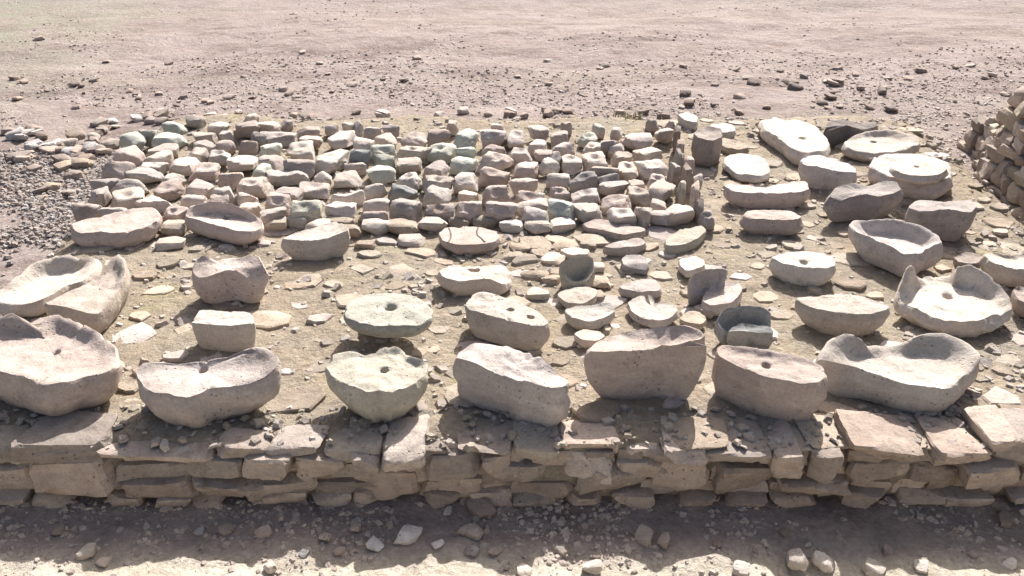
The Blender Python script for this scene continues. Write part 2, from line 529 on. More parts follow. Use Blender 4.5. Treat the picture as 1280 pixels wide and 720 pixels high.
# upright slabs along the right side of the packed rows
for (px, py, hgt, wd, th, lean, mt) in [(846, 172, .17, .15, .05, .15, 'dark'), (838, 160, .12, .13, .05, -.1, 'grey'), (850, 188, .13, .12, .05, .2, 'wall'), (848, 203, .15, .14, .05, .1, 'grey'),
                                        (858, 222, .16, .15, .055, .12, 'wall'), (852, 240, .14, .13, .05, -.1, 'slab'), (868, 246, .16, .16, .05, .3, 'wall'), (874, 262, .10, .13, .05, .35, 'dark'),
                                        (862, 205, .09, .10, .06, .25, 'pink'), (872, 228, .08, .1, .06, .2, 'pink'), (842, 216, .12, .1, .05, 0, 'grey')]:
    p = gp(px, py, hgt * .5)
    rough_block("kerb_slab", p[0], p[1], hgt * .42, th, wd, hgt * 1.15, rng.uniform(-.3, .3), M[mt], plat, rng, e=3, amp=.16, tilt=(0, lean), nseg=14)


# ------------------------------------------------------------------ polar stone generator
def chaikin(P, it=1):
    P = np.asarray(P, float)
    for _ in range(it):
        Q = np.roll(P, -1, axis=0)
        P = np.stack([P * .86 + Q * .14, P * .14 + Q * .86], 1).reshape(-1, P.shape[1])
    return P


def stone(name, rim, zb, mat, seed, centre=None, hole=0.0, hole_depth=.07, dish=0.0, power=2.2, bs=.8, q=1.4, bulge=.03,
          nseg=72, nr=12, side_amp=.05, top_amp=.006, rim_amp=.02, holes=(), dimple=0.0, dim_r=.45, shift=(0, 0), smooth_it=1, parent=None, sharp=38, cz=None, slant=None, edge=.012, lip=(.58, .95)):
    """closed stone whose worked top follows the rim (x, y, z points); sides run down to zb"""
    P = np.asarray(rim, float)
    D = chaikin(P, smooth_it)
    dense = []
    for k in range(len(D)):
        a, b_ = D[k], D[(k + 1) % len(D)]
        for t in np.linspace(0, 1, 12, endpoint=False):
            dense.append(a * (1 - t) + b_ * t)
    dense = np.array(dense)
    c = np.array(centre[:2]) if centre is not None else dense[:, :2].mean(0)
    rel = dense[:, :2] - c
    ang = np.arctan2(rel[:, 1], rel[:, 0])
    rad = np.hypot(rel[:, 0], rel[:, 1])
    o = np.argsort(ang)
    th = np.linspace(-math.pi, math.pi, nseg, endpoint=False)
    rr = np.interp(th, ang[o], rad[o], period=2 * math.pi)
    zr = np.interp(th, ang[o], dense[o, 2], period=2 * math.pi)
    size = rr.mean()
    cs, sn = np.cos(th), np.sin(th)
    for k in range(nseg):
        rr[k] *= 1 + rim_amp * (1.3 * noise.noise(Vector((cs[k] * 2.2 + seed, sn[k] * 2.2, .3))) + .9 * noise.noise(Vector((cs[k] * 6 + seed, sn[k] * 6, 1.3))))
        zr[k] += rim_amp * size * (.5 * noise.noise(Vector((cs[k] * 3 + seed, sn[k] * 3, 4.3))) + .6 * noise.noise(Vector((cs[k] * 9 + seed, sn[k] * 9, 5.3))))
    rrs = rr.copy()
    for k in range(nseg):       # flakes knocked off the rim
        n_ = noise.noise(Vector((cs[k] * 4.2 + seed * 1.7, sn[k] * 4.2, 2.7))) - .22
        if n_ > 0:
            zr[k] -= n_ * size * .10
            rr[k] *= 1 - n_ * .14
    # best-fit sloping plane under the rim gives the floor of the worked face
    A = np.stack([rr * cs, rr * sn, np.ones(nseg)], 1)
    if slant is None:
        sol, *_ = np.linalg.lstsq(A, zr, rcond=None)
        zlow = np.percentile(zr, 30)
        pl = np.array([sol[0] * .1, sol[1] * .1])
        z0 = (min(sol[2], zlow) if cz is None else cz) - dish
    else:
        pl = np.array(slant)
        z0 = (zr.mean() if cz is None else cz) - dish
    verts, rings = [], []

    def top_z(t, k):
        fl = z0 + (pl[0] * cs[k] + pl[1] * sn[k]) * rr[k] * t
        e = z0 + (pl[0] * cs[k] + pl[1] * sn[k]) * rr[k]
        z = fl + (zr[k] - e) * (t ** power if power < 4.2 else sm(lip[0], lip[1], t))
        if dimple:
            z -= dimple * max(0, 1 - (t / dim_r) ** 2) ** 1.5
        return z
    prof = []
    if hole:
        prof += [('h', hole * .55, -hole_depth), ('h', hole * .9, -hole_depth * .9), ('h', hole * 1.0, -hole_depth * .35), ('h', hole * 1.08, -.010), ('h', hole * 1.3, -.0045), ('h', hole * 1.7, -.001)]
        t0 = hole * 2.1 / rr.min()
    else:
        t0 = .07
    ts = list(t0 + (1 - t0) * (np.linspace(0, 1, nr) ** .8))
    ts = ts[:-1] + [.965]
    for kind, r_, dz in prof:
        ringi = []
        for k in range(nseg):
            wob = 1 + .12 * noise.noise(Vector((cs[k] * 1.5 + seed, sn[k] * 1.5, 9)))
            x, y = c[0] + r_ * wob * cs[k], c[1] + r_ * wob * sn[k]
            ringi.append(len(verts))
            verts.append([x, y, top_z(min(1, r_ / rr[k]), k) + dz])
        rings.append(ringi)
    for t in ts:
        ringi = []
        for k in range(nseg):
            x, y = c[0] + rr[k] * t * cs[k], c[1] + rr[k] * t * sn[k]
            z = top_z(t, k)
            z += top_amp * (fbm(x * 14 + seed, y * 14, 1, 3) + .6 * fbm(x * 5 + seed, y * 5, 2, 2))
            for (hx, hy, hr, hd) in holes:
                d = math.hypot(x - hx, y - hy)
                z -= hd * (1 - sm(hr * .75, hr * 1.15, d))
            ringi.append(len(verts))
            verts.append([x, y, z])
        rings.append(ringi)
    bc = c + np.array(shift)
    for s in (0.0, .07, .2, .38, .58, .78, .93, 1.0):
        ringi = []
        for k in range(nseg):
            top = zr[k] - edge * (.5 if s == 0 else 1)
            z = top + (zb - top) * s
            sc = 1 + bulge * math.sin(math.pi * min(1, s * 1.2)) - (1 - bs) * s ** q - (.03 if s == 1.0 else 0)
            if s == 0.0:
                sc = .995
            n1 = noise.noise(Vector((cs[k] * 1.6 + seed, sn[k] * 1.6, z * 9 + seed)))
            n2 = noise.noise(Vector((cs[k] * 4.5 + seed, sn[k] * 4.5, z * 22)))
            n3 = noise.noise(Vector((cs[k] * 12 + seed, sn[k] * 12, z * 50)))
            sc *= 1 + side_amp * (0.25 + min(1, s * 3)) * (1.1 * n1 + .75 * n2 + .4 * n3)
            cc = c * (1 - s) + bc * s
            ringi.append(len(verts))
            rs_ = rr[k] + (rrs[k] - rr[k]) * min(1, s / .2)
            verts.append([cc[0] + rs_ * sc * cs[k], cc[1] + rs_ * sc * sn[k], z])
        rings.append(ringi)
    fs = []
    for a, b_ in zip(rings[:-1], rings[1:]):
        for k in range(nseg):
            k2 = (k + 1) % nseg
            fs.append((a[k], b_[k], b_[k2], a[k2]))
    ct = len(verts)
    verts.append([c[0], c[1], np.mean([verts[i][2] for i in rings[0]])])
    cbm = len(verts)
    verts.append([bc[0], bc[1], zb])
    for k in range(nseg):
        k2 = (k + 1) % nseg
        fs.append((ct, rings[0][k], rings[0][k2]))
        fs.append((cbm, rings[-1][k2], rings[-1][k]))
    # keep local origin at the stone's foot
    org = np.array((bc[0], bc[1], zb))
    verts = [np.array(v) - org for v in verts]
    ob = build(name, verts, fs, mat, None, True, sharp)
    ob.location = org
    return ob


def front_height(yf, yb, zb=0.0):
    """height of a front edge seen at yf above its foot seen at yb (platform at zb)"""
    d = gp(640, yb, zb)[1]
    return fp(640, yf, d)[2]


def quern(name, pts, yb, mat, label, cat='grinding stone', group=None, T=None, zb=-.012, hole=None, hr=.016, holes=(), base=0.0, hd=.07, **kw):
    pts = [(p + (0,))[:3] if len(p) == 2 else p for p in pts]
    yf = max(p[1] for p in pts)
    if T is None:
        T = front_height(yf, yb, base)
    rim = [gp(x, y, T + dz) for x, y, dz in pts]
    dpt = max(r_[1] for r_ in rim) - min(r_[1] for r_ in rim)
    kw.setdefault('shift', (0, -(1 - kw.get('bs', .8)) * dpt * .42))
    kw.setdefault('rim_amp', .03)
    kw.setdefault('side_amp', .065)
    kw['power'] = kw.get('power', 2.2) * 1.5
    kw['bs'] = kw.get('bs', .8) ** .9
    kw['q'] = kw.get('q', 1.4) * 1.35
    kw.setdefault('bulge', .045)
    kw.setdefault('seed', abs(pts[0][0]) * .37 + pts[0][1] * .11)
    ctr = kw.pop('centre', None)
    if hole:
        ctr = gp(hole[0], hole[1], T - kw.get('dish', 0))
    hs = []
    for (hx, hy, r_) in holes:
        q_ = gp(hx, hy, T - kw.get('dish', 0))
        hs.append((q_[0], q_[1], r_, .05))
    o = stone(name, rim, base + zb, M[mat], centre=ctr, hole=hr if hole else 0, holes=hs, hole_depth=min(hd, T * .8), **kw)
    LAST[0] = o
    return tag(o, label, cat, group)


LAST = [None]
# ------------------------------------------------------------------ large grinding stones, front row
quern("quern", [(-52, 430), (-42, 405, .03), (-20, 394, .05), (5, 390, .06), (22, 391, .06), (34, 402, .03), (45, 411, .012), (58, 394, .03), (72, 391, .035), (90, 396, .035), (108, 405, .025), (126, 417, .015), (145, 432, .01), (153, 446), (149, 459),
               (126, 471), (104, 473), (76, 482), (55, 483), (30, 473), (10, 467), (-25, 458)], 523, 'pink',
      "broad round dished millstone with two raised back lips and a tiny central hole", hole=(70, 440), hr=.011, dish=.012, power=4, bs=.72, bulge=.02)
quern("quern", [(168, 463), (182, 452, .01), (232, 455), (285, 447, .01), (312, 436, .025), (332, 433, .04), (347, 444, .04), (349, 458, .025), (335, 470, .01), (315, 480), (290, 483), (263, 485), (250, 494), (232, 498), (212, 493), (194, 493), (178, 483), (171, 473)],
      537, 'pink', "crescent-shaped half millstone with a hole and one upturned end, on the platform edge", hole=(253, 462), hr=.015, dish=.006, power=3, bs=.7, q=1.6, side_amp=.06)
quern("quern", [(402, 454, .005), (414, 443, .01), (437, 437, .012), (456, 443, .004), (470, 441, .008), (482, 432, .022), (495, 432, .022), (505, 439, .008), (522, 446, .02), (534, 453, .01), (533, 470), (520, 482), (505, 486), (490, 492), (472, 489), (456, 491), (441, 485), (426, 476), (407, 467)],
      529, 'green', "pale scalloped millstone with wavy chipped rim and pointed underside", hole=(480, 462), hr=.014, dish=.0, power=3, bs=.5, q=1.2, rim_amp=.05, lip=(.72, .98), nr=18)
quern("quern_block", [(571, 448), (575, 437), (590, 429), (610, 428), (640, 434), (670, 446), (697, 461), (714, 478, -.01), (706, 485), (690, 488), (668, 479), (650, 478), (632, 469), (612, 462), (590, 457)],
      527, 'pink', "rough pitted boulder with a sloping lit top and no hole, on the platform edge", power=1.5, bs=.78, side_amp=.09, top_amp=.012, rim_amp=.04, T=.165)
quern("quern_block", [(731, 438), (745, 427), (770, 417), (800, 411, .02), (830, 407, .04), (856, 405, .055), (876, 411, .055), (888, 426, .045), (884, 434, .04), (866, 427, .045), (850, 421, .04), (833, 429, .02), (814, 438), (785, 440), (757, 441), (738, 443)],
      512, 'pink', "large block with a big plain shaded flank and scooped top rising to one corner", T=.205, power=1.8, bs=.68, q=1.8, bulge=.05, side_amp=.05, centre=None)
quern("quern", [(893, 440), (899, 429, .01), (935, 434, .012), (970, 439, .012), (1007, 446, .01), (1030, 457), (1037, 470), (1031, 479), (1005, 480), (975, 475), (950, 470), (932, 462), (914, 453), (897, 447)],
      526, 'pink', "thick squarish millstone with a hole and a chipped corner, beside the bluish broken bowl", hole=(958, 456), hr=.014, dish=.0, power=3, bs=.86, bulge=.05, side_amp=.06)
quern("quern", [(1021, 446, .03), (1034, 426, .05), (1055, 415, .065), (1071, 420, .055), (1079, 431, .02), (1100, 432, .01), (1124, 431, .01), (1140, 422, .045), (1160, 415, .055), (1186, 416, .055), (1211, 426, .045), (1226, 445, .03), (1222, 457, .015), (1210, 470, .005), (1195, 482), (1178, 487), (1150, 483), (1120, 479), (1095, 468, .005), (1070, 458, .01), (1045, 456, .015), (1026, 452, .02)],
      516, 'cream', "heart-shaped mortar stone with two thick rounded lobes at its back", dish=.01, power=4.5, bs=.72, bulge=.05, q=1.6, centre=gp(1128, 455, .13), smooth_it=2)

# second row and the left part
quern("quern", [(-14, 372), (8, 355, .02), (24, 340, .035), (42, 328, .045), (66, 320, .055), (90, 318, .055), (104, 323, .04), (124, 321, .02), (120, 337, .005), (112, 345), (104, 351), (86, 356), (74, 363), (64, 369), (47, 379), (25, 382), (0, 380)],
      396, 'cream', "larger half of a split dished millstone, its high back rim in shade", power=3.5, bs=.8, dish=.005)
quern("quern", [(51, 381), (75, 368), (92, 362), (105, 356), (117, 349), (129, 341, .01), (138, 322, .05), (148, 316, .055), (157, 324, .05), (157, 342, .025), (150, 358, .005), (140, 373), (125, 393, -.02), (112, 394, -.01), (85, 385)],
      413, 'cream', "smaller half of a split millstone with an upturned rounded tip", power=3, bs=.85, T=.10)
quern("quern", [(87, 281), (92, 276), (125, 270), (160, 262), (192, 257), (201, 268), (198, 277), (175, 286), (150, 291), (122, 290), (102, 292), (90, 289)],
      310, 'pink', "smooth-topped pale slab with a curved worn edge, beside the grey gravel", power=2, bs=.8, dish=.005)
quern("quern", [(229, 270), (238, 257, .035), (262, 251, .055), (286, 253, .055), (311, 263, .035), (329, 275, .015), (329, 286), (317, 291), (300, 289), (283, 285), (262, 279), (240, 273)],
      308, 'pink', "shallow dished millstone with a small hole and its back rim in shade", hole=(283, 272), hr=.016, dish=.008, power=3.5, bs=.75)
quern("quern", [(349, 302), (360, 293), (385, 286), (402, 280), (420, 275, .01), (436, 282, .02), (435, 289, .02), (425, 291, .01), (410, 298), (392, 300), (375, 300), (358, 299)],
      325, 'cream', "saddle-shaped grinding slab with a hollow front and one raised end", power=2, bs=.72, dish=.006)
quern("quern_block", [(238, 340, -.02), (243, 324, .01), (255, 318, .03), (270, 326, .005), (298, 322, .01), (322, 317, .035), (331, 333, .01), (329, 352, -.05), (314, 351, -.04), (300, 338, .0), (285, 337, .0), (262, 345, -.01), (245, 348, -.03)],
      381, 'pink', "chunky angular boulder with a pale ridge top above its shaded flank", power=1.4, bs=.8, side_amp=.09, T=.15)
quern("quern_block", [(238, 402), (250, 386), (280, 389), (314, 390), (319, 404), (285, 408), (246, 404)],
      439, 'cream', "squared brick-like stone block with a flat top, behind the crescent millstone", power=1.3, bs=.85, bulge=.01, side_amp=.04, nseg=64)
quern("quern", [(428, 388), (440, 372), (465, 366), (500, 365), (525, 371), (542, 387), (540, 399), (528, 406), (500, 408), (470, 408), (446, 404), (430, 397)],
      436, 'green', "flat pale disc with a large round hole at its middle", T=.125, base=.062, zb=0, hole=(488, 383), hr=.022, power=2, bs=.72, q=1.2, bulge=.0, side_amp=.03, rim_amp=.02, smooth_it=2)
pp = gp(484, 404, 0)
o = rough_block("prop_stone", 0, 0, .03, .2, .15, .085, .2, M['wall'], None, random.Random(4), e=4.2, amp=.15)
o.location = (pp[0], pp[1] + .03, -.008)
tag(o, "small rough stone propping up the flat pierced disc", "prop stone")
quern("quern", [(547, 291), (556, 284), (580, 282), (605, 284), (622, 290), (626, 297), (618, 303), (595, 306), (570, 306), (552, 301)],
      317, 'pink', "small flat oval slab with two thin dark lines across its top", power=2, bs=.7, nseg=56, dish=.0, top_amp=.0008, rim_amp=.012)
lined = LAST[0]
zt_ = max(v.co.z for v in lined.data.vertices) + lined.location.z
for line in ([(561, 285), (563, 289), (564, 294), (563, 299), (560, 303)], [(598, 284), (596, 289), (597, 294), (602, 298), (606, 302)]):
    lv, lf = [], []
    for (lx, ly) in line:
        c_ = gp(lx, ly, zt_)
        for dx in (-.004, .004):
            for dz in (-.012, .0015):
                lv.append((c_[0] + dx, c_[1], zt_ + dz))
    for k in range(len(line) - 1):
        i0, i1 = k * 4, k * 4 + 4
        lf += [(i0 + 1, i0 + 3, i1 + 3, i1 + 1), (i0, i0 + 1, i1 + 1, i1), (i0 + 3, i0 + 2, i1 + 2, i1 + 3)]
    lv = [tuple(np.array(v) - np.array(lined.location)) for v in lv]
    ln_ = build("dark_line", lv, lf, M['dark'])
    ln_.parent = lined
quern("quern", [(545, 338), (560, 334), (585, 333), (610, 331), (630, 330), (640, 340, -.01), (640, 352, -.03), (628, 354, -.01), (612, 347), (590, 350), (570, 352), (553, 347)],
      370, 'cream', "short grinding slab with a slot-shaped hole near its back edge", holes=[(590, 337, .014), (596, 337, .014)], power=1.8, bs=.72, nseg=96, nr=20)
quern("quern_block", [(581, 380), (589, 368), (603, 364), (622, 368), (650, 378), (675, 390), (687, 404), (682, 409), (665, 407), (640, 402), (615, 395), (600, 390), (584, 386)],
      438, 'cream', "thick angular block with two small holes in its sloping top", holes=[(638, 387, .014), (663, 396, .013)], power=1.6, bs=.8, nseg=110, nr=26, side_amp=.05)

# middle group of small pieces
G = "small broken grinding stones in the middle of the platform"
quern("grinding_slab", [(727, 279), (745, 273), (775, 278), (808, 285), (807, 290), (775, 293), (750, 287), (733, 283)], 301, 'pink', "long pinkish bar-shaped slab in front of the packed rows", group=G, nseg=48, bs=.85, bulge=.0)
quern("grinding_slab", [(752, 309), (770, 302), (800, 297), (808, 301), (805, 306), (775, 310)], 318, 'pink', "narrow tapering slab propped just before the long bar-shaped slab", group=G, nseg=40, bs=.8)
quern("grinding_slab", [(777, 322), (784, 317), (806, 319), (812, 330), (809, 338, -.02), (790, 335, -.02), (778, 330)], 346, 'grey', "stubby grey cube-like stone between two pale slabs", group=G, nseg=40, bs=.9, power=1.4)
quern("grinding_slab", [(774, 357), (790, 350), (820, 347), (828, 363), (800, 365), (776, 361)], 373, 'pink', "flat kite-shaped pale slab behind the notched half dish", group=G, nseg=40, bs=.9, power=1.4)
quern("quern", [(783, 378), (792, 371, .01), (812, 368, .01), (820, 374, .008), (810, 380), (828, 378), (842, 378, .01), (848, 388, .008), (842, 396), (826, 401), (808, 400), (790, 391)], 409, 'cream', "small half dish with a notch broken from its back rim", group=G, nseg=56, bs=.75, dish=.008)
quern("quern", [(704, 386), (718, 382), (742, 380), (764, 378, .01), (770, 388, .008), (760, 396), (738, 401), (715, 397)], 413, 'cream', "small half dish with a smooth curved front rim, unnotched", group=G, nseg=56, bs=.75, dish=.008)
quern("grinding_slab", [(694, 367), (708, 361), (732, 357), (748, 361), (745, 372), (730, 379), (706, 378)], 385, 'cream', "thin flat leaf-shaped slab tucked behind the smooth half dish", group=G, nseg=40, bs=.85, power=1.4)
quern("quern", [(699, 326, .10), (720, 321, .11), (741, 320, .10), (744, 338, .05), (736, 351, .02), (714, 356, .015), (702, 343, .05)], 360, 'green', "small greenish cupped stone tipped up to show its hollow", group=G, T=.02, nseg=48, bs=.95, bulge=.05, dimple=.03, dim_r=.8, power=1.2)
quern("grinding_slab", [(698, 312), (716, 307), (737, 311), (736, 318), (712, 320)], 324, 'cream', "thin flat chip of pale stone behind the tipped greenish cup", group=G, nseg=36, bs=.9, power=1.3)
quern("grinding_slab", [(831, 298), (852, 286), (880, 281), (884, 288), (872, 299), (848, 307), (832, 308)], 317, 'green', "pale mint-green slab lying by the upright kerb slabs", group=G, nseg=44, bs=.8)
quern("grinding_slab", [(848, 323), (866, 319), (881, 325), (881, 333), (858, 339), (850, 332)], 346, 'cream', "small squarish pale stone between the mint-green slab and leaning disc", group=G, nseg=36, bs=.8)
quern("quern", [(859, 352, .10), (868, 341, .12), (885, 335, .13), (905, 334, .12), (914, 341, .10), (905, 353, .05), (886, 366, .02), (866, 371, .015)], 376, 'grey', "grey half disc leaning up on edge behind a pale lump", group=G, T=.02, nseg=48, bs=.95, power=1.2)
quern("grinding_slab", [(876, 376), (884, 360, .01), (902, 352, .015), (924, 351, .012), (929, 364), (916, 379), (888, 383)], 394, 'pink', "smooth pale pink lump leaning in front of the grey half disc", group=G, nseg=48, bs=.75, bulge=.06)
quern("broken_bowl", [(893, 402, .03), (900, 390, .06), (912, 384, .075), (932, 381, .08), (955, 383, .075), (969, 396, .06), (967, 404, .02), (950, 410, 0), (925, 412, 0), (905, 416, .005)], 424, 'slate', "bluish grey broken stone bowl with a high back wall", cat="stone bowl", T=.05, nseg=64, power=3.5, bs=.8, dish=.015)
quern("bowl_fragment", [(906, 416), (914, 409, .01), (926, 403, .02), (945, 406, .012), (962, 408, .01), (969, 417, 0), (950, 416), (925, 413, .005)], 434, 'slate', "jagged bluish grey fragment standing against the broken stone bowl", cat="stone fragment", nseg=48, power=1.3, bs=.85, rim_amp=.06)
quern("grinding_slab", [(848, 398), (858, 390), (872, 388), (884, 397), (878, 406), (858, 402)], 411, 'slab', "small tan lump between the notched half dish and bluish bowl", group=G, nseg=36, bs=.8)
quern("grinding_slab", [(716, 417), (728, 412), (750, 414), (758, 420), (748, 427), (726, 425)], 434, 'cream', "narrow pale slab poking out behind the plain-flanked large block", group=G, nseg=40, bs=.8)
quern("grinding_slab", [(892, 392), (878, 388), (866, 383), (876, 379), (890, 382)], 397, 'pink', "low shaded chip at the foot of the smooth pink lump", group=G, nseg=32, bs=.9)

# right part
quern("quern", [(951, 151), (958, 146), (1000, 149), (1021, 157), (1037, 177), (1034, 187), (1020, 190), (1003, 191), (987, 185), (976, 175), (964, 167), (952, 158)], 207, 'cream', "long pale slab with a round hole, set behind the domed slabs", hole=(1003, 172), hr=.022, power=2, bs=.85, T=.085)
quern("quern_block", [(1028, 168), (1036, 151, .02), (1058, 149, .02), (1074, 155, 0), (1096, 152, 0), (1099, 157, 0), (1078, 162, 0), (1058, 156, .02), (1042, 157, .02)], 184, 'dark', "dark boulder with a pale tip behind the pierced disc with shaded rim", T=.10, power=1.4, bs=.85, side_amp=.08)
quern("quern", [(1052, 179), (1062, 172), (1080, 164, .025), (1105, 161, .035), (1125, 163, .035), (1146, 168, .025), (1152, 178, .01), (1138, 185), (1116, 191), (1085, 191), (1060, 186)], 203, 'cream', "round pierced millstone with its raised back rim in shade", hole=(1092, 177), hr=.017, power=3.5, bs=.78, dish=.004)
quern("quern", [(902, 203), (907, 194), (930, 191), (954, 196), (962, 207), (962, 217), (945, 220), (922, 218)], 228, 'cream', "flat rounded slab with a smooth top beside an upright dark block", power=2, bs=.75, nseg=56)
quern("quern", [(904, 233), (918, 226), (935, 231), (955, 233), (980, 228), (1010, 225), (1014, 236), (1002, 240), (975, 242), (940, 241), (912, 238)], 260, 'pink', "wide saddle quern with a gently hollow top and shaded long front", power=2, bs=.8, dish=.004)
quern("rubbing_stone", [(928, 268), (934, 263), (965, 262), (992, 264), (1003, 271), (1000, 276), (965, 274), (935, 273)], 293, 'pink', "smooth loaf-shaped rubbing stone with fully rounded ends", cat="rubbing stone", power=1.5, bs=.7, bulge=.12, q=2.2, smooth_it=2, side_amp=.015, rim_amp=.01, edge=.02, sharp=75)
quern("quern_block", [(866, 166), (874, 161, .01), (886, 157, .02), (902, 160, .02), (904, 172), (892, 176), (872, 173)], 207, 'grey', "upright dark greenish block standing by the kerb slabs", power=1.4, bs=.9, nseg=48)
quern("grinding_slab", [(887, 156), (905, 153), (919, 157), (919, 164), (905, 166), (888, 163)], 174, 'cream', "small pale slab lying on the dirt behind the upright block", nseg=40, bs=.85)
quern("grinding_slab", [(891, 173), (905, 171), (925, 177), (938, 184), (925, 187), (905, 184)], 193, 'slab', "thin leaning slab with a dark underside beside the upright block", nseg=40, bs=.85)
quern("grinding_slab", [(846, 143), (858, 139), (873, 146), (871, 153), (858, 151)], 162, 'cream', "pale chunk at the far end of the upright kerb slabs", nseg=36, bs=.85)
quern("quern_block", [(1000, 200), (1008, 194), (1026, 193), (1050, 200), (1068, 208), (1073, 216), (1052, 215), (1030, 210), (1004, 206)], 241, 'pink', "squarish pinkish block with a narrow lit top below the long pierced slab", T=.125, power=1.5, bs=.85)
quern("quern_block", [(1087, 207), (1093, 194), (1112, 191), (1150, 192), (1184, 199), (1192, 219), (1178, 229), (1138, 229), (1112, 220), (1098, 214)], 251, 'pink', "wide pink boulder lying under a flat pierced disc", power=1.6, bs=.85, T=.10)
quern("quern", [(1111, 209), (1124, 200), (1152, 197), (1180, 203), (1185, 212), (1175, 219), (1150, 221), (1126, 217)], 0, 'cream', "flat disc with a small hole resting on top of a pink boulder", T=.165, base=.115, zb=0, hole=(1146, 208), hr=.012, power=2, bs=.85, smooth_it=2, nseg=60, rim_amp=.012)
quern("quern_block", [(1033, 246), (1043, 234, .01), (1066, 228, .02), (1084, 233, 0), (1105, 225, .02), (1123, 227, .02), (1127, 238), (1102, 246), (1082, 243), (1066, 245), (1048, 252, -.02)], 280, 'grey', "rounded grey boulder with two humps in front of the pink boulder", power=1.5, bs=.78, bulge=.1, side_amp=.07)
quern("quern_block", [(1134, 258), (1146, 249), (1182, 252), (1214, 249), (1223, 258), (1215, 266), (1180, 262), (1150, 263)], 300, 'grey', "broad dark purplish boulder behind the deep oval dish", power=1.5, bs=.75, bulge=.08, T=.16)
quern("quern", [(1061, 280), (1069, 274), (1095, 274, .02), (1122, 273, .03), (1150, 281, .03), (1172, 293, .02), (1181, 303, .01), (1166, 309), (1152, 319), (1130, 317), (1110, 307), (1090, 298), (1067, 290)], 336, 'pink', "deep oval dish with a thick rim and no hole", power=3, bs=.66, q=1.3, dish=.04, T=.12)
quern("quern", [(962, 321), (985, 315), (1016, 314), (1044, 322), (1047, 331), (1032, 336), (1002, 334), (976, 329)], 356, 'cream', "half-moon slab with one hole near its straight edge", hole=(1005, 327), hr=.017, power=2, bs=.75)
quern("quern", [(991, 371), (1020, 370), (1040, 368), (1048, 365), (1076, 370), (1113, 381), (1109, 389), (1082, 393), (1050, 392), (1020, 386), (1000, 379)], 419, 'cream', "thin-lipped half disc with a plain unpierced flat top", power=2, bs=.62, q=1.5)
quern("quern", [(1121, 374), (1124, 360, .03), (1131, 335, .105), (1137, 331, .11), (1142, 344, .05), (1152, 346, .012), (1172, 345, .012), (1190, 343, .02), (1197, 331, .085), (1212, 330, .095), (1232, 339, .08), (1250, 354, .055), (1264, 372, .02), (1266, 382, .005), (1253, 391), (1230, 400), (1205, 404), (1175, 400), (1150, 390), (1133, 381)],
      419, 'cream', "round pierced millstone with a sharp horn and a high broken rim", hole=(1185, 370), hr=.019, power=5, bs=.8, dish=.002, T=.075, nseg=120, nr=22, lip=(.66, .96))
quern("quern", [(1228, 318), (1238, 314), (1262, 320), (1285, 317), (1312, 318), (1325, 330), (1300, 337), (1262, 335), (1238, 328)], 358, 'cream', "hollow-topped slab by the platform side behind the horned millstone", power=2, bs=.8, dish=.01)
quern("quern_block", [(1266, 362), (1272, 356, .02), (1288, 361), (1320, 366), (1325, 380), (1290, 382), (1272, 376)], 398, 'grey', "grey stone with a raised tip beside the horned millstone", power=1.8, bs=.8, nseg=48)
quern("grinding_slab", [(1192, 322), (1204, 314, .01), (1218, 316), (1229, 321), (1222, 329), (1200, 328)], 339, 'grey', "small jagged lump against the high broken rim of the horned millstone", nseg=36, bs=.85, side_amp=.1, rim_amp=.08)

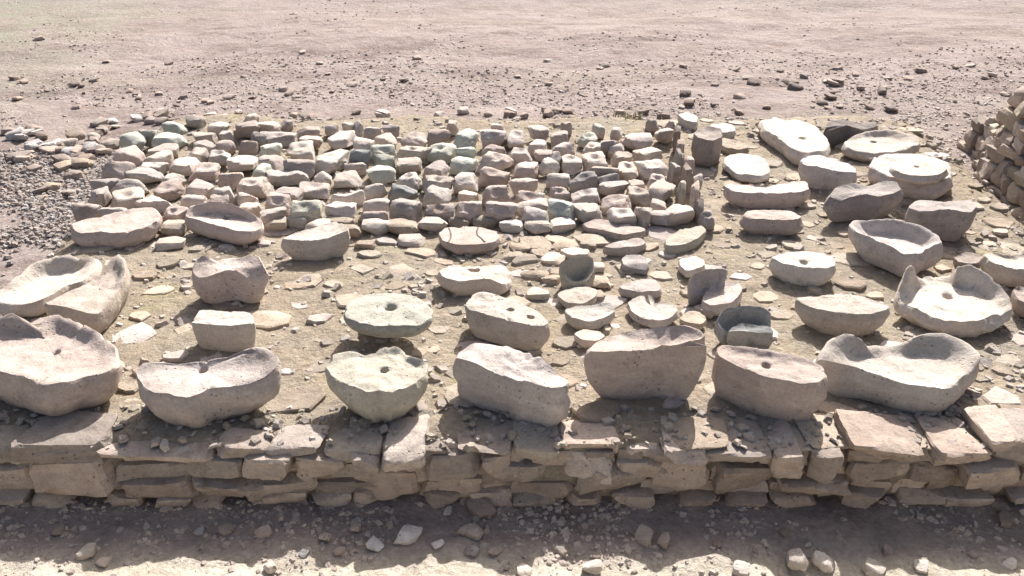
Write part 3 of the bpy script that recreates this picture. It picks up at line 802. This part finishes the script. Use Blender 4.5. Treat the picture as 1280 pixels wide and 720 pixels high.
# ------------------------------------------------------------------ packed rows of hand stones
# (x0, x1, top, bottom, kind, tone): b flat block, d hollowed, r rounded, t tipped up, w steep wedge, l long
HS = """151 181 163 182 w n|167 199 158 173 w n|199 231 149 164 b n|190 232 163 187 b n|192 223 175 197 b c|138 180 180 202 r p|179 213 187 211 b c|124 168 199 218 w p|173 207 198 214 d c
155 201 208 228 r c|110 148 220 236 w k|139 186 222 240 r c|137 178 236 259 d c|109 135 231 258 w p|92 124 251 275 t p|126 160 258 270 b c|177 218 245 260 b c|187 229 229 247 d p|201 232 216 231 b c
212 248 193 220 b c|238 274 201 226 d p|235 260 184 200 b c|237 270 174 188 r p|242 270 162 178 b c|260 287 186 202 d c|271 293 174 187 r p|256 284 152 168 r c|274 292 162 175 r p|231 256 143 157 r k
231 268 225 246 r p|221 262 241 258 r c|202 231 258 272 d p|268 292 231 247 b c|263 286 244 255 r p|270 306 212 232 r p|285 322 188 218 b c|323 355 190 212 b p|312 340 203 224 r n|329 386 208 232 l c
354 392 196 216 w k|323 353 177 193 b n|296 323 172 187 r p|325 370 163 178 d p|312 335 162 172 w k|293 323 149 170 w k|304 322 141 155 r c|323 350 150 163 b c|368 400 157 170 r p|357 392 176 200 d c
373 407 169 180 r p|407 442 163 188 b c|393 430 187 214 d c|432 463 184 203 w s|442 466 170 188 w c|465 497 166 180 b c|464 495 178 194 t n|465 494 193 205 r n|429 460 201 217 r c|457 495 204 226 b n
391 415 214 226 b c|415 452 212 235 b c|292 334 222 242 d c|336 377 230 251 w p|374 415 223 250 d p|409 457 236 253 l c|452 484 227 245 r c|293 321 239 253 b c|331 366 240 262 t p|364 402 246 274 t n
403 446 249 276 b c|450 484 247 262 r c|450 485 262 275 r p|297 326 251 270 r c|326 357 260 272 r p|501 535 163 182 d p|532 570 172 203 t n|534 565 162 172 r p|571 598 160 182 b n|570 597 181 193 w n
498 532 182 195 d c|498 530 195 214 b c|496 524 213 231 d c|566 596 192 216 b n|527 563 200 223 r p|529 566 220 236 d c|527 566 232 256 b c|529 569 249 272 t p|565 597 214 237 b c|570 601 236 252 b c
569 604 249 275 t p|486 525 244 276 t p|485 522 228 246 w s|600 634 160 182 t p|600 633 179 196 r p|601 642 190 208 d c|598 636 203 232 t p|602 638 228 254 t p|607 645 250 275 t p|632 659 162 180 d p
660 684 156 173 r p|660 684 174 190 b c|635 667 182 200 d p|640 673 200 224 r p|637 676 220 238 b p|643 680 234 255 t p|646 687 248 266 r c|650 686 262 276 r p|668 698 186 202 r p|672 702 198 212 r c
688 712 160 178 b p|688 722 176 192 r p|700 728 190 214 d c|686 704 186 204 w k|722 748 165 180 d n|728 750 178 192 d c|727 758 190 208 d c|750 777 170 190 w p|757 783 180 192 r c|762 791 188 205 r c
771 798 201 224 d c|777 816 163 188 b p|795 828 184 201 b c|795 836 198 222 d c|682 714 214 230 b c|711 748 212 234 t k|735 772 205 219 w k|743 773 215 226 w k|748 784 223 243 b p|784 808 224 236 b c
808 843 224 258 b c|783 812 233 254 d c|751 790 239 265 d p|715 750 233 255 d p|688 710 231 246 d p|684 719 246 276 t n|719 755 253 276 b c|760 795 258 280 d c|793 818 254 278 w c|812 840 262 278 r p
828 872 254 278 r c|874 893 262 279 d p|808 824 147 160 r p|427 445 150 164 r c|452 478 157 170 r p|440 453 148 161 w k|405 424 152 164 r p|350 366 148 160 r p|480 500 155 166 r k|700 716 150 162 r p|740 756 155 167 r c|762 778 158 170 r p|612 630 152 162 r p|556 574 150 161 r p"""
TONE = {'c': ('sand', 'cream'), 'p': ('rose', 'pinkish'), 'n': ('jade', 'greenish'), 'k': ('grey', 'dull grey'), 's': ('slate', 'slate-grey')}
LAB = {'b': "{} flat-topped squared hand stone",
       'd': "{} hand stone with hollowed top",
       'r': "{} rounded cobble-like hand stone",
       't': "{} tipped-up hand stone with hollow face",
       'w': "{} wedge-shaped hand stone",
       'l': "{} long scooped hand stone"}
rng = random.Random(3)
recs = HS.replace("\n", "|").split("|")
occ = [((float(a) + float(b)) / 2, (float(c) + float(d)) / 2, float(b) - float(a)) for a, b, c, d in (r_.split()[:4] for r_ in recs)]
for gy_ in range(165, 275, 5):            # plug the gaps between the stones that could be told apart
    for gx_ in range(120, 835, 8):
        if gx_ < 205 - (gy_ - 155) * .85:
            continue
        px, py = gx_ + rng.uniform(-3, 3), gy_ + rng.uniform(-2, 2)
        if all(((px - a) / (.5 * c + 11)) ** 2 + ((py - b) / 13.5) ** 2 > 1 for a, b, c in occ):
            wd = rng.uniform(19, 26)
            recs.append(f"{px - wd / 2:.0f} {px + wd / 2:.0f} {py - 8:.0f} {py + 7:.0f} {rng.choice('brd')} {rng.choice('cpp')}")
            occ.append((px, py, wd))
for i, rec in enumerate(recs):
    x0, x1, y0, y1, kd, tn = rec.split()
    x0, x1, y0, y1 = float(x0), float(x1), float(y0), float(y1)
    H = y1 - y0
    h = rng.uniform(.062, .088)
    f = {'b': .54, 'd': .6, 'r': .58, 't': .8, 'w': .34, 'l': .42}[kd]
    zbk = zft = h
    if kd == 't':
        zbk, zft = h + .045, .035
    if kd == 'w':
        zbk = zft = h + .03
    if kd == 'r':
        zbk, zft = h, h - .01
    pb, pf = gp((x0 + x1) / 2, y0, zbk), gp((x0 + x1) / 2, y0 + f * H, zft)
    cx, cy = pf[0] * .5 + pb[0] * .5, (pb[1] + pf[1]) / 2
    hw = (x1 - x0) / FPX * (cy * cp + (CAM_H - h) * sp) / 2
    hd = max(.03, (pb[1] - pf[1]) / 2)
    hw *= .96
    top, p_, cuts, wk = (0, rng.uniform(-.1, .12)), 18, 7, .28
    zc, hz = (h - .02) / 2, (h + .02) / 2
    if kd == 't':
        top = (rng.uniform(-.15, .15), -rng.uniform(.45, .8)); hz *= 1.1; hd = max(hd, hw * .7); cuts = 3; wk = .14
    elif kd == 'w':
        top = (rng.uniform(-.3, .3), rng.uniform(.25, .6)); hz *= 1.2; hd = max(hd * 1.6, hw * .7); cuts = 5
    elif kd == 'r':
        p_, cuts = 13, 7
    elif kd == 'd':
        p_, cuts, top = 20, 6, (rng.uniform(-.12, .12), -rng.uniform(0, .28))
    elif kd == 'l':
        p_, wk = 18, .12
    hd = max(hd * .95, .045)
    V, F = rock_shape((hw, hd, hz), rng, p=p_, cuts=cuts, wonk=wk, sub=12 if kd in 'dtl' else 8, top=top, amp=.085, cut_lo=.74, cut_hi=1.08)
    if kd in 'dtl':
        tn_ = np.array((top[0] / hw, top[1] / hd, 1 / hz)); tn_ /= np.linalg.norm(tn_)
        hit = np.array(max(V, key=lambda v: v[2] - .0 * abs(v[0])))
        lim = np.percentile(V @ tn_, 97)
        hc = tn_ * lim * .98
        rad = min(hw, hd if kd != 't' else hz * 1.4) * (.55 if kd != 'l' else .9)
        dp = rng.uniform(.012, .02)
        for v in V:
            if v @ tn_ > lim * .55:
                q_ = v - hc
                q_ = q_ - tn_ * (q_ @ tn_)
                d2 = (q_ @ q_) / rad ** 2 if kd != 'l' else (q_[0] / (hw * .7)) ** 2
                if d2 < 1:
                    v -= tn_ * dp * (1 - d2) ** 1.3
    ca, sa = math.cos(rz := rng.uniform(-.45, .45)), math.sin(rz)
    V = [(x * ca - y * sa, x * sa + y * ca, z + hz - .015) for x, y, z in V]
    o = build("hand_stone", V, F, M[TONE[tn][0]], None, True, 30)
    o.location = (cx, cy, 0)
    zone = ("bordering the small edging stones" if y1 > 262 else "on the far edge of the packed rows" if y0 < 166 else
            "at the gravel side of the packed rows" if x0 < 205 + (275 - y1) * .35 else "next to the upright kerb slabs" if x1 > 790 else "deep within the packed rows")
    size = "big " if hw > .087 else "small " if hw < .066 else ""
    tag(o, size + LAB[kd].format(TONE[tn][1]) + ", " + zone, "hand stone", "packed rows of hand stones")

# ------------------------------------------------------------------ stacked wall of the neighbouring platform, far right
wall = bpy.data.objects.new("rubble_wall", None)
col.objects.link(wall)
wall.location = (3.2, 4.3, -.1)
bpy.context.view_layer.update()
tag(wall, "rough drystone rubble wall in shade, stacked from small stones", "wall")
rng = random.Random(21)


def wall_top(y):
    return .08 + .50 * sm(5.35, 4.55, y)


def wall_face(y, z):
    return 2.93 + .05 * math.sin(y * 3) + .10 * sm(4.7, 5.3, y) * 2.5 + .22 * (z + .1)


cv, cf = [], []
ny, nzv = 30, 8
for j in range(ny + 1):
    y = 5.35 - 3.4 * j / ny
    for k in range(nzv + 1):
        z = -.2 + (wall_top(y) + .16) * k / nzv
        cv.append((wall_face(y, z) + .045 + .02 * noise.noise(Vector((y * 5, z * 5, 1))), y, z))
    cv.append((wall_face(y, 0) + 3.0, y + .1, wall_top(y) - .05))
st = nzv + 2
for j in range(ny):
    for k in range(st - 1):
        cf.append((j * st + k, (j + 1) * st + k, (j + 1) * st + k + 1, j * st + k + 1))
cf.append(tuple(range(st - 1, -1, -1)))
build("earth_core", cv, cf, M['fill'], wall)
z = -.10
row = 0
while z < .6:
    hh = rng.uniform(.06, .11)
    y = 5.36 + rng.uniform(0, .08)
    while y > 2.4:
        ll = rng.uniform(.08, .2)
        yc = y - ll / 2
        if z + hh * .5 < wall_top(yc) + .05:
            rough_block("stone", wall_face(yc, z) + .07, yc, z + hh / 2 + rng.uniform(-.01, .01), .2, ll * 1.02, hh * 1.08, rng.uniform(-.15, .15), M['wall' if rng.random() < .6 else 'slab'], wall, rng, e=4.2, amp=.2,
                        tilt=(rng.uniform(-.1, .1), rng.uniform(-.12, .12)), nseg=12)
        y -= ll
    z += hh * .96
    row += 1

# ------------------------------------------------------------------ loose stones one can pick out
rng = random.Random(77)


def on_platform(x, y):
    return 2.1 < y < 5.9 and plat_x(y, -1) < x < plat_x(y, 1)


def loose(px, py, wpx, hk, mat, label, group, z0=None, name="loose_stone"):
    p = gp(px, py, -.1)
    for _ in range(4):
        p = gp(px, py, ground_z(p[0], p[1]) if z0 is None else z0)
    depth = p[1] * cp + (CAM_H - p[2]) * sp
    s = wpx / FPX * depth
    hgt = s * hk
    o = rough_block(name, 0, 0, hgt * .32, s, s * rng.uniform(.65, .95), hgt * rng.uniform(.6, 1), rng.uniform(0, 6.28), M[mat], None, rng, e=rng.uniform(2.2, 3.2), amp=.22, tilt=(rng.uniform(-.2, .2), rng.uniform(-.2, .2)), nseg=14)
    o.location = p
    tw = {'chip': 'brown', 'bluechip': 'grey', 'wall': 'earthy', 'pink': 'pinkish', 'dark': 'dark', 'slab': 'tan', 'cream': 'pale'}[mat]
    sw = "tiny" if s < .06 else "small" if s < .10 else "fist-sized" if s < .14 else "large"
    return tag(o, sw + " " + tw + " " + label, "loose stone", group)


# rubble tipped along the left end of the packed rows and the far edge of the platform
for k in range(44):
    px, py = rng.uniform(4, 150), 0
    py = 160 + rng.uniform(-8, 40) + (150 - px) * .10
    loose(px, py, rng.uniform(12, 28), .55, rng.choice(('chip', 'bluechip', 'wall')), "rubble stone lying beyond the gravel heap, beside the packed rows", "rubble stones beside the gravel heap")
for k in range(9):
    loose(rng.uniform(40, 110), rng.uniform(196, 250), rng.uniform(13, 30), .5, rng.choice(('chip', 'slab')), "rubble stone along the side of the platform next to the gravel", "rubble stones along the platform side")
for k in range(44):
    px = rng.uniform(160, 840)
    loose(px, rng.uniform(138, 156), rng.uniform(10, 20), .55, rng.choice(('chip', 'chip', 'pink', 'wall')), "stone lying along the far edge behind the packed rows", "small stones behind the packed rows")
# stones on the open ground behind
for k in range(70):
    px = rng.uniform(0, 1260)
    py = 136 - abs(rng.gauss(0, 38))
    if py < 8:
        continue
    loose(px, py, rng.uniform(7, 14), .4, rng.choice(('chip', 'chip', 'wall', 'pink')), "stone lying loose on the open stony ground", "loose stones on the open ground")
for k in range(22):
    loose(rng.uniform(850, 1200), rng.uniform(84, 142), rng.uniform(9, 20), .45, rng.choice(('chip', 'dark', 'chip')), "shard in the litter behind the pierced slabs", "shards behind the pierced slabs")
# trench
for (px, py, wd) in [(600, 634, 38), (512, 672, 28), (592, 668, 28), (470, 684, 22), (445, 660, 18), (590, 690, 20), (805, 672, 24), (830, 676, 22), (895, 682, 14), (1248, 634, 24), (1256, 652, 28), (1175, 628, 14), (330, 668, 20), (284, 664, 18), (250, 666, 14),
                     (75, 664, 16), (405, 672, 16), (425, 690, 16), (548, 682, 16), (620, 690, 18), (700, 690, 16), (745, 696, 14), (380, 694, 14), (1110, 690, 16), (980, 668, 12), (210, 636, 14), (445, 654, 14), (560, 640, 14)]:
    loose(px, py, wd, .5, rng.choice(('wall', 'chip', 'bluechip')), "broken stone on the shaded ground at the foot of the wall", "broken stones at the foot of the wall")
for (px, py, wd, hk) in [(995, 704, 32, .8), (1028, 708, 28, .7), (1092, 714, 26, .5), (1150, 710, 20, .5), (740, 712, 26, .6), (338, 713, 16, .9), (925, 714, 24, .5), (655, 716, 22, .5), (108, 694, 26, .5), (130, 704, 18, .5), (1262, 708, 18, .5)]:
    loose(px, py, wd, hk, 'cream', "sunlit lump of stone on the sandy bank across from the wall", "pale stones on the sunlit bank")


# ------------------------------------------------------------------ countless chips and gravel
def chips(name, pts, mats, label, cat, rng, parent=None):
    """many small angular chips as one mesh; pts = (x, y, z, size)"""
    vs, fs, mi = [], [], []
    for (x, y, z, s) in pts:
        m_ = rng.randrange(len(mats))
        n = rng.choice((4, 5))
        a0 = rng.uniform(0, 6.28)
        hgt = s * rng.uniform(.14, .36)
        tx, ty = rng.uniform(-.35, .35), rng.uniform(-.35, .35)
        el = rng.uniform(.55, 1)
        ra = rng.uniform(0, 3.14)
        b0 = len(vs)
        for lv, (zz, sc) in enumerate(((-.3, 1.0), (.7, rng.uniform(.45, .8)))):
            for k in range(n):
                a = a0 + 6.283 * k / n + rng.uniform(-.25, .25)
                lx, ly = math.cos(a) * s * .5 * sc, math.sin(a) * s * .5 * sc * el
                X, Y = lx * math.cos(ra) - ly * math.sin(ra), lx * math.sin(ra) + ly * math.cos(ra)
                vs.append((x + X, y + Y, z + zz * hgt + X * tx + Y * ty))
        for k in range(n):
            k2 = (k + 1) % n
            fs.append((b0 + k, b0 + k2, b0 + n + k2, b0 + n + k))
        fs.append(tuple(b0 + n + k for k in range(n)))
        mi += [m_] * (n + 1)
    o = build(name, vs, fs, M[mats[0]], parent, False)
    for m_ in mats[1:]:
        o.data.materials.append(M[m_])
    o.data.polygons.foreach_set("material_index", mi)
    if parent is None:
        o["label"] = label
        o["category"] = cat
    o["kind"] = "stuff"
    return o


rng = random.Random(9)
pts = []
while len(pts) < 26000:
    y = 5.75 + abs(rng.gauss(0, 1)) * 1.9 if rng.random() < .8 else rng.uniform(5, 16)
    x = rng.uniform(-.78, .78) * (y + 1.0)
    if on_platform(x, y):
        continue
    den = fbm(x * .7 + 3, y * 1.1, 6.1, 3) + .3 * sm(.5, 3., x) * math.exp(-((y - 7.4) / 1.0) ** 2) + .35 * math.exp(-((y - 6.6) / 1.1) ** 2) + .1
    if rng.random() > .03 + sm(.0, .6, den):
        continue
    s = .008 + .042 * rng.random() ** 4.6
    pts.append((x, y, ground_z(x, y), s))
chips("stone_chips", pts, ('chip', 'chip', 'palechip', 'pink'), "countless small stone chips strewn over the open ground", "stone chips", rng)
pts = []
while len(pts) < 17000:
    y = rng.uniform(2.7, 5.4)
    x = plat_x(y, -1) - abs(rng.gauss(0, .95)) + .03
    if rng.random() > sm(-.6, .0, fbm(x * 1.3, y * 1.3, 2.1, 3)):
        continue
    pts.append((x, y, ground_z(x, y) + rng.uniform(0, .01), 0.010 + .045 * rng.random() ** 3))
chips("gravel", pts, ('bluechip', 'bluechip', 'palechip', 'grey'), "heap of loose grey gravel beside the platform", "gravel", rng)
pts = []
while len(pts) < 4200:
    x = rng.uniform(-2.3, 2.3)
    y = rng.uniform(1.55, 2.17)
    if rng.random() > sm(-.5, .4, fbm(x * 2, y * 2, 8.1, 3)) * (.35 + .65 * sm(1.82, 1.95, y)):
        continue
    pts.append((x, y, ground_z(x, y), .006 + .035 * rng.random() ** 3.4))
chips("trench_gravel", pts, ('wall', 'chip', 'chip'), "fine gravel and crumbs of stone on the ground below the wall", "gravel", rng)
pts = []
while len(pts) < 7000:
    y = rng.uniform(2.22, 5.9)
    x = rng.uniform(plat_x(y, -1), plat_x(y, 1) + .25)
    z = fill_z(x, y) if x < plat_x(y, 1) else ground_z(x, y)
    pts.append((x, y, z, .006 + .04 * rng.random() ** 4))
chips("platform_grit", pts, ('slab', 'palechip', 'wall'), "grit and small chips scattered over the top of the platform", "grit", rng)
pts = []
while len(pts) < 1800:
    y = rng.uniform(2.9, 6.2)
    x = plat_x(y, 1) + rng.uniform(0, 1.2)
    pts.append((x, y, ground_z(x, y), .01 + .05 * rng.random() ** 3))
chips("path_gravel", pts, ('chip', 'palechip'), "stone crumbs on the path between platform and rubble wall", "gravel", rng)

pts = []
while len(pts) < 2600:
    y = rng.uniform(2.3, 5.85)
    x = rng.uniform(plat_x(y, -1) + .03, plat_x(y, 1) - .03)
    if rng.random() > sm(-.35, .35, fbm(x * 1.6, y * 1.6, 5.5, 3)):
        continue
    pts.append((x, y, fill_z(x, y) - .004, .025 + .07 * rng.random() ** 2))
for k in range(500):
    y = rng.uniform(2.17, 2.4)
    pts.append((rng.uniform(-2.1, 2.3), y, .0, .012 + .05 * rng.random() ** 3))
chips("bedded_rubble", pts, ('slab', 'wall', 'palechip'), "", "", rng, plat)
# small dry tuft behind the packed rows
tv, tf = [], []
p = gp(783, 152, -.06)
for k in range(70):
    a, ln, le = rng.uniform(0, 6.28), rng.uniform(.04, .10), rng.uniform(.2, .9)
    bx, by = rng.uniform(-.1, .1), rng.uniform(-.06, .06)
    dx, dy = math.cos(a) * le, math.sin(a) * le
    b0 = len(tv)
    wx, wy = -math.sin(a) * .004, math.cos(a) * .004
    zb = -.02
    tv += [(bx + wx, by + wy, zb), (bx - wx, by - wy, zb), (bx + dx * ln * .6 - wx, by + dy * ln * .6 - wy, ln * .6), (bx + dx * ln * .6 + wx, by + dy * ln * .6 + wy, ln * .6), (bx + dx * ln * 1.2, by + dy * ln * 1.2, ln * .8)]
    tf += [(b0, b0 + 1, b0 + 2, b0 + 3), (b0 + 3, b0 + 2, b0 + 4)]
M['straw'] = stone_mat("dry_straw", (.33, .29, .17), (.40, .35, .22), (.25, .23, .12))
t = build("dry_tuft", tv, tf, M['straw'], None, False)
t.location = (p[0], p[1], ground_z(p[0], p[1]))
tag(t, "small dry yellowish tuft growing behind the packed rows", "plant")
